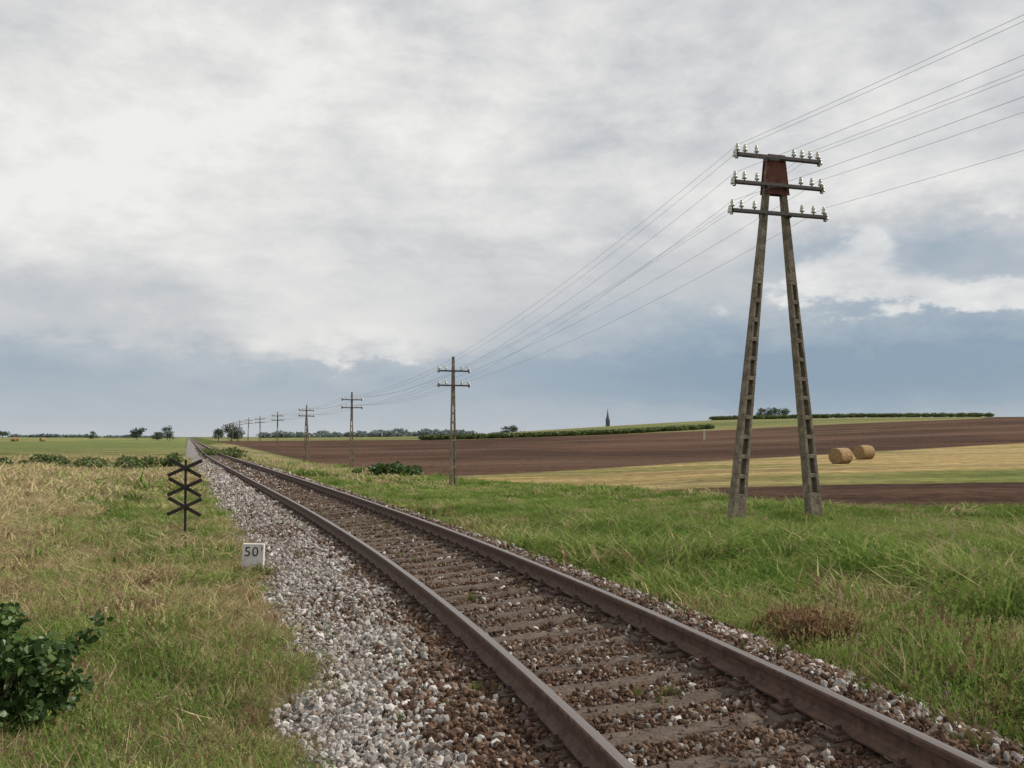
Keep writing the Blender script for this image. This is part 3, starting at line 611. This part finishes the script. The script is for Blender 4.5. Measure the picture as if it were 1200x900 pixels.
for k in range(20):
    a_=random.uniform(0,6.28); t0=Vector((.78*math.cos(a_),.78*math.sin(a_),random.uniform(.3,1.1)*.85)); limb(bm,(0,0,.1),t0,.006,.002,4)
    for f in (.7,.85,1): bl.append((tuple(t0*f),(.08,.08,.06)))
finish(bm,'stems',bark,e); leaves('foliage',bl,5600,.066,LM,e)
# ------------------------------------------------------------------ church
dk=noise_mat('church_stone_mat',[(.3,(.08,.085,.095)),(.7,(.12,.125,.14))],1,.9,.2)
e=empty('church',(86.5,900,2)); bm=bmesh.new(); tube_box(bm,(0,0,0),(0,0,14.5),X,Yv,3.6,3.6,3.4,3.4); finish(bm,'tower',dk,e)
bm=bmesh.new(); lathe(bm,(0,0,14.5),[(2.2,0),(1.1,3.5),(.5,7),(.05,11)],8); finish(bm,'spire',dk,e)
bm=bmesh.new(); tube_box(bm,(2,6,0),(14,6,0),Yv,Z,8,8,8,8); finish(bm,'nave',dk,e)
bm=bmesh.new(); vv=[bm.verts.new(p) for p in ((2,1.5,4.1),(2,10.5,4.1),(2,6,8.5),(14,1.5,4.1),(14,10.5,4.1),(14,6,8.5))]
for f in ((0,2,1),(3,4,5),(0,3,5,2),(1,2,5,4)): bm.faces.new([vv[q] for q in f])
finish(bm,'roof',dk,e)
pm=noise_mat('pale_post_mat',[(.3,(.5,.48,.4)),(.7,(.65,.62,.52))],3)
e=empty('field_marker_post',(38.6,200,float(zg(38.6,200)))); bm=bmesh.new(); tube_box(bm,(0,0,-.3),(0,0,2.0),X,Yv,.3,.3,.28,.28); tube_box(bm,(0,0,2.0),(0,0,2.2),X,Yv,.4,.4,.2,.2); finish(bm,'post',pm,e)
# ------------------------------------------------------------------ world
SUN_EL=38; SUN_AZ=80
W=bpy.data.worlds.new('World'); S.world=W; W.use_nodes=True; nt=W.node_tree; nt.nodes.clear()
L=nt.links.new
out=N(nt,'ShaderNodeOutputWorld'); sky=N(nt,'ShaderNodeTexSky'); sky.sky_type='NISHITA'; sky.sun_disc=False; sky.sun_elevation=math.radians(SUN_EL); sky.sun_rotation=math.radians(SUN_AZ)
bgs=N(nt,'ShaderNodeBackground'); bgs.inputs[1].default_value=.08; L(sky.outputs[0],bgs.inputs[0])
tc=N(nt,'ShaderNodeTexCoord'); sp=N(nt,'ShaderNodeSeparateXYZ'); L(tc.outputs['Generated'],sp.inputs[0])
def M(op,a_,b_=None,c_=None,clamp=False):
    n=N(nt,'ShaderNodeMath',operation=op); n.use_clamp=clamp
    for k,q in enumerate((a_,b_,c_)):
        if q is None: continue
        if isinstance(q,(int,float)): n.inputs[k].default_value=q
        else: L(q,n.inputs[k])
    return n.outputs[0]
def SM(x_,a_,b_):
    n=N(nt,'ShaderNodeMapRange'); n.interpolation_type='SMOOTHSTEP'; n.inputs['From Min'].default_value=a_; n.inputs['From Max'].default_value=b_; L(x_,n.inputs[0]); return n.outputs[0]
zz=M('MAXIMUM',sp.outputs[2],0.0)
az=M('ARCTAN2',sp.outputs[0],sp.outputs[1])
den=M('ADD',zz,.10); cx=M('DIVIDE',sp.outputs[0],den); cy=M('DIVIDE',sp.outputs[1],den); cb=N(nt,'ShaderNodeCombineXYZ'); L(cx,cb.inputs[0]); L(cy,cb.inputs[1])
def NZ(vec,scale,detail=8,rough=.55,dist=0,off=0):
    n=N(nt,'ShaderNodeTexNoise'); n.inputs['Scale'].default_value=scale; n.inputs['Detail'].default_value=detail; n.inputs['Roughness'].default_value=rough; n.inputs['Distortion'].default_value=dist
    mp=N(nt,'ShaderNodeMapping'); mp.inputs['Location'].default_value=(off,off*.7,off*.3); L(vec,mp.inputs[0]); L(mp.outputs[0],n.inputs['Vector']); return n.outputs['Fac']
NB=NZ(cb.outputs[0],1.3,6,.6,.3,8.2)
c2=N(nt,'ShaderNodeCombineXYZ'); L(az,c2.inputs[0]); L(M('MULTIPLY',zz,1.9),c2.inputs[1])
ND=NZ(c2.outputs[0],7,7,.58,.2,1.7); NE=NZ(c2.outputs[0],18,6,.62,0,5.7)
NDc=M('SUBTRACT',ND,.5); NEc=M('SUBTRACT',NE,.5)
waz=M('ADD',az,M('ADD',M('MULTIPLY',NDc,.14),M('MULTIPLY',NEc,.05))); wz=M('ADD',zz,M('ADD',M('MULTIPLY',NEc,.045),M('MULTIPLY',NDc,.045)))
mrz=N(nt,'ShaderNodeFloatCurve'); cv=mrz.mapping.curves[0]
pts=[(0,.50),(.03,.38),(.055,.31),(.075,.36),(.10,.56),(.15,.66),(.28,.78),(.4,.73),(.7,.72),(1,.72)]
cv.points[0].location=pts[0]; cv.points[1].location=pts[-1]
for p in pts[1:-1]: cv.points.new(*p)
mrz.mapping.update(); L(wz,mrz.inputs['Value']); acc=mrz.outputs[0]
def gau(a0,z0,sa,sz,amp,prev):
    da=M('DIVIDE',M('SUBTRACT',waz,a0),sa); dz=M('DIVIDE',M('SUBTRACT',wz,z0),sz)
    e_=M('EXPONENT',M('MULTIPLY',M('ADD',M('MULTIPLY',da,da),M('MULTIPLY',dz,dz)),-1.0)); return M('MULTIPLY_ADD',e_,amp,prev)
for bb in [(-.43,.23,.28,.09,.18),(-.15,.09,.10,.026,.36),(-.22,.13,.12,.03,.12),(.42,.085,.28,.055,-.40),(.18,.075,.18,.045,-.16),
           (-.45,.135,.22,.022,-.08),(.36,.235,.25,.025,.10),(.40,.172,.26,.03,-.28),(.3,.33,.2,.04,.08)]: acc=gau(*bb,acc)
up=M('MULTIPLY',zz,3.5,None,True)
acc=M('ADD',acc,M('MULTIPLY',M('MULTIPLY',M('SUBTRACT',NB,.5),.8),up))
acc=M('ADD',acc,M('MULTIPLY',NDc,M('MULTIPLY_ADD',up,.85,.08)))
acc=M('ADD',acc,M('MULTIPLY',NEc,M('MULTIPLY_ADD',up,.45,.04)))
rp=ramp(nt,[(0,(.27,.36,.46)),(.2,(.34,.42,.505)),(.42,(.47,.52,.57)),(.62,(.62,.63,.645)),(.82,(.77,.765,.755)),(1,(.90,.89,.865))]); L(acc,rp.inputs[0])
q0=N(nt,'ShaderNodeValue'); q0.outputs[0].default_value=0; cu_=q0.outputs[0]
for bb in [(.315,.150,.055,.028,1.0),(.345,.185,.025,.018,.8),(.40,.130,.06,.015,.9),(.48,.128,.07,.013,1.0),(.205,.122,.022,.012,.55),(.46,.205,.05,.012,.6),(-.13,.085,.06,.018,.75),(-.19,.075,.08,.010,.5)]: cu_=gau(*bb,cu_)
cm=SM(M('ADD',cu_,M('MULTIPLY',NEc,1.1)),.30,.80)
mxc=N(nt,'ShaderNodeMix',data_type='RGBA'); L(M('MULTIPLY',cm,.85),mxc.inputs[0]); L(rp.outputs[0],mxc.inputs[6])
cr2=ramp(nt,[(.3,(.64,.655,.67)),(.6,(.88,.87,.85))]); L(M('ADD',ND,M('MULTIPLY',NEc,.6)),cr2.inputs[0]); L(cr2.outputs[0],mxc.inputs[7])
bgc=N(nt,'ShaderNodeBackground'); L(mxc.outputs[2],bgc.inputs[0]); bgc.inputs[1].default_value=1.0
ms=N(nt,'ShaderNodeMixShader'); ms.inputs[0].default_value=.94; L(bgs.outputs[0],ms.inputs[1]); L(bgc.outputs[0],ms.inputs[2]); L(ms.outputs[0],out.inputs[0])
W.cycles.sampling_method='NONE'
sl=bpy.data.lights.new('sun','SUN'); sl.energy=4.3; sl.angle=math.radians(1.5); sl.color=(1,.94,.84); so=bpy.data.objects.new('sun',sl); COL.objects.link(so)
ea,aa=math.radians(SUN_EL),math.radians(SUN_AZ); dv=Vector((math.sin(aa)*math.cos(ea),math.cos(aa)*math.cos(ea),math.sin(ea)))
so.rotation_euler=dv.to_track_quat('Z','Y').to_euler(); so.location=(0,0,50)
cd_=bpy.data.cameras.new('camera'); cd_.lens=35; cd_.sensor_width=36; cd_.clip_end=12000; cd_.clip_start=.05
co=bpy.data.objects.new('camera',cd_); COL.objects.link(co); co.location=(0,0,EYE); co.rotation_euler=(math.radians(93.04),0,0); S.camera=co
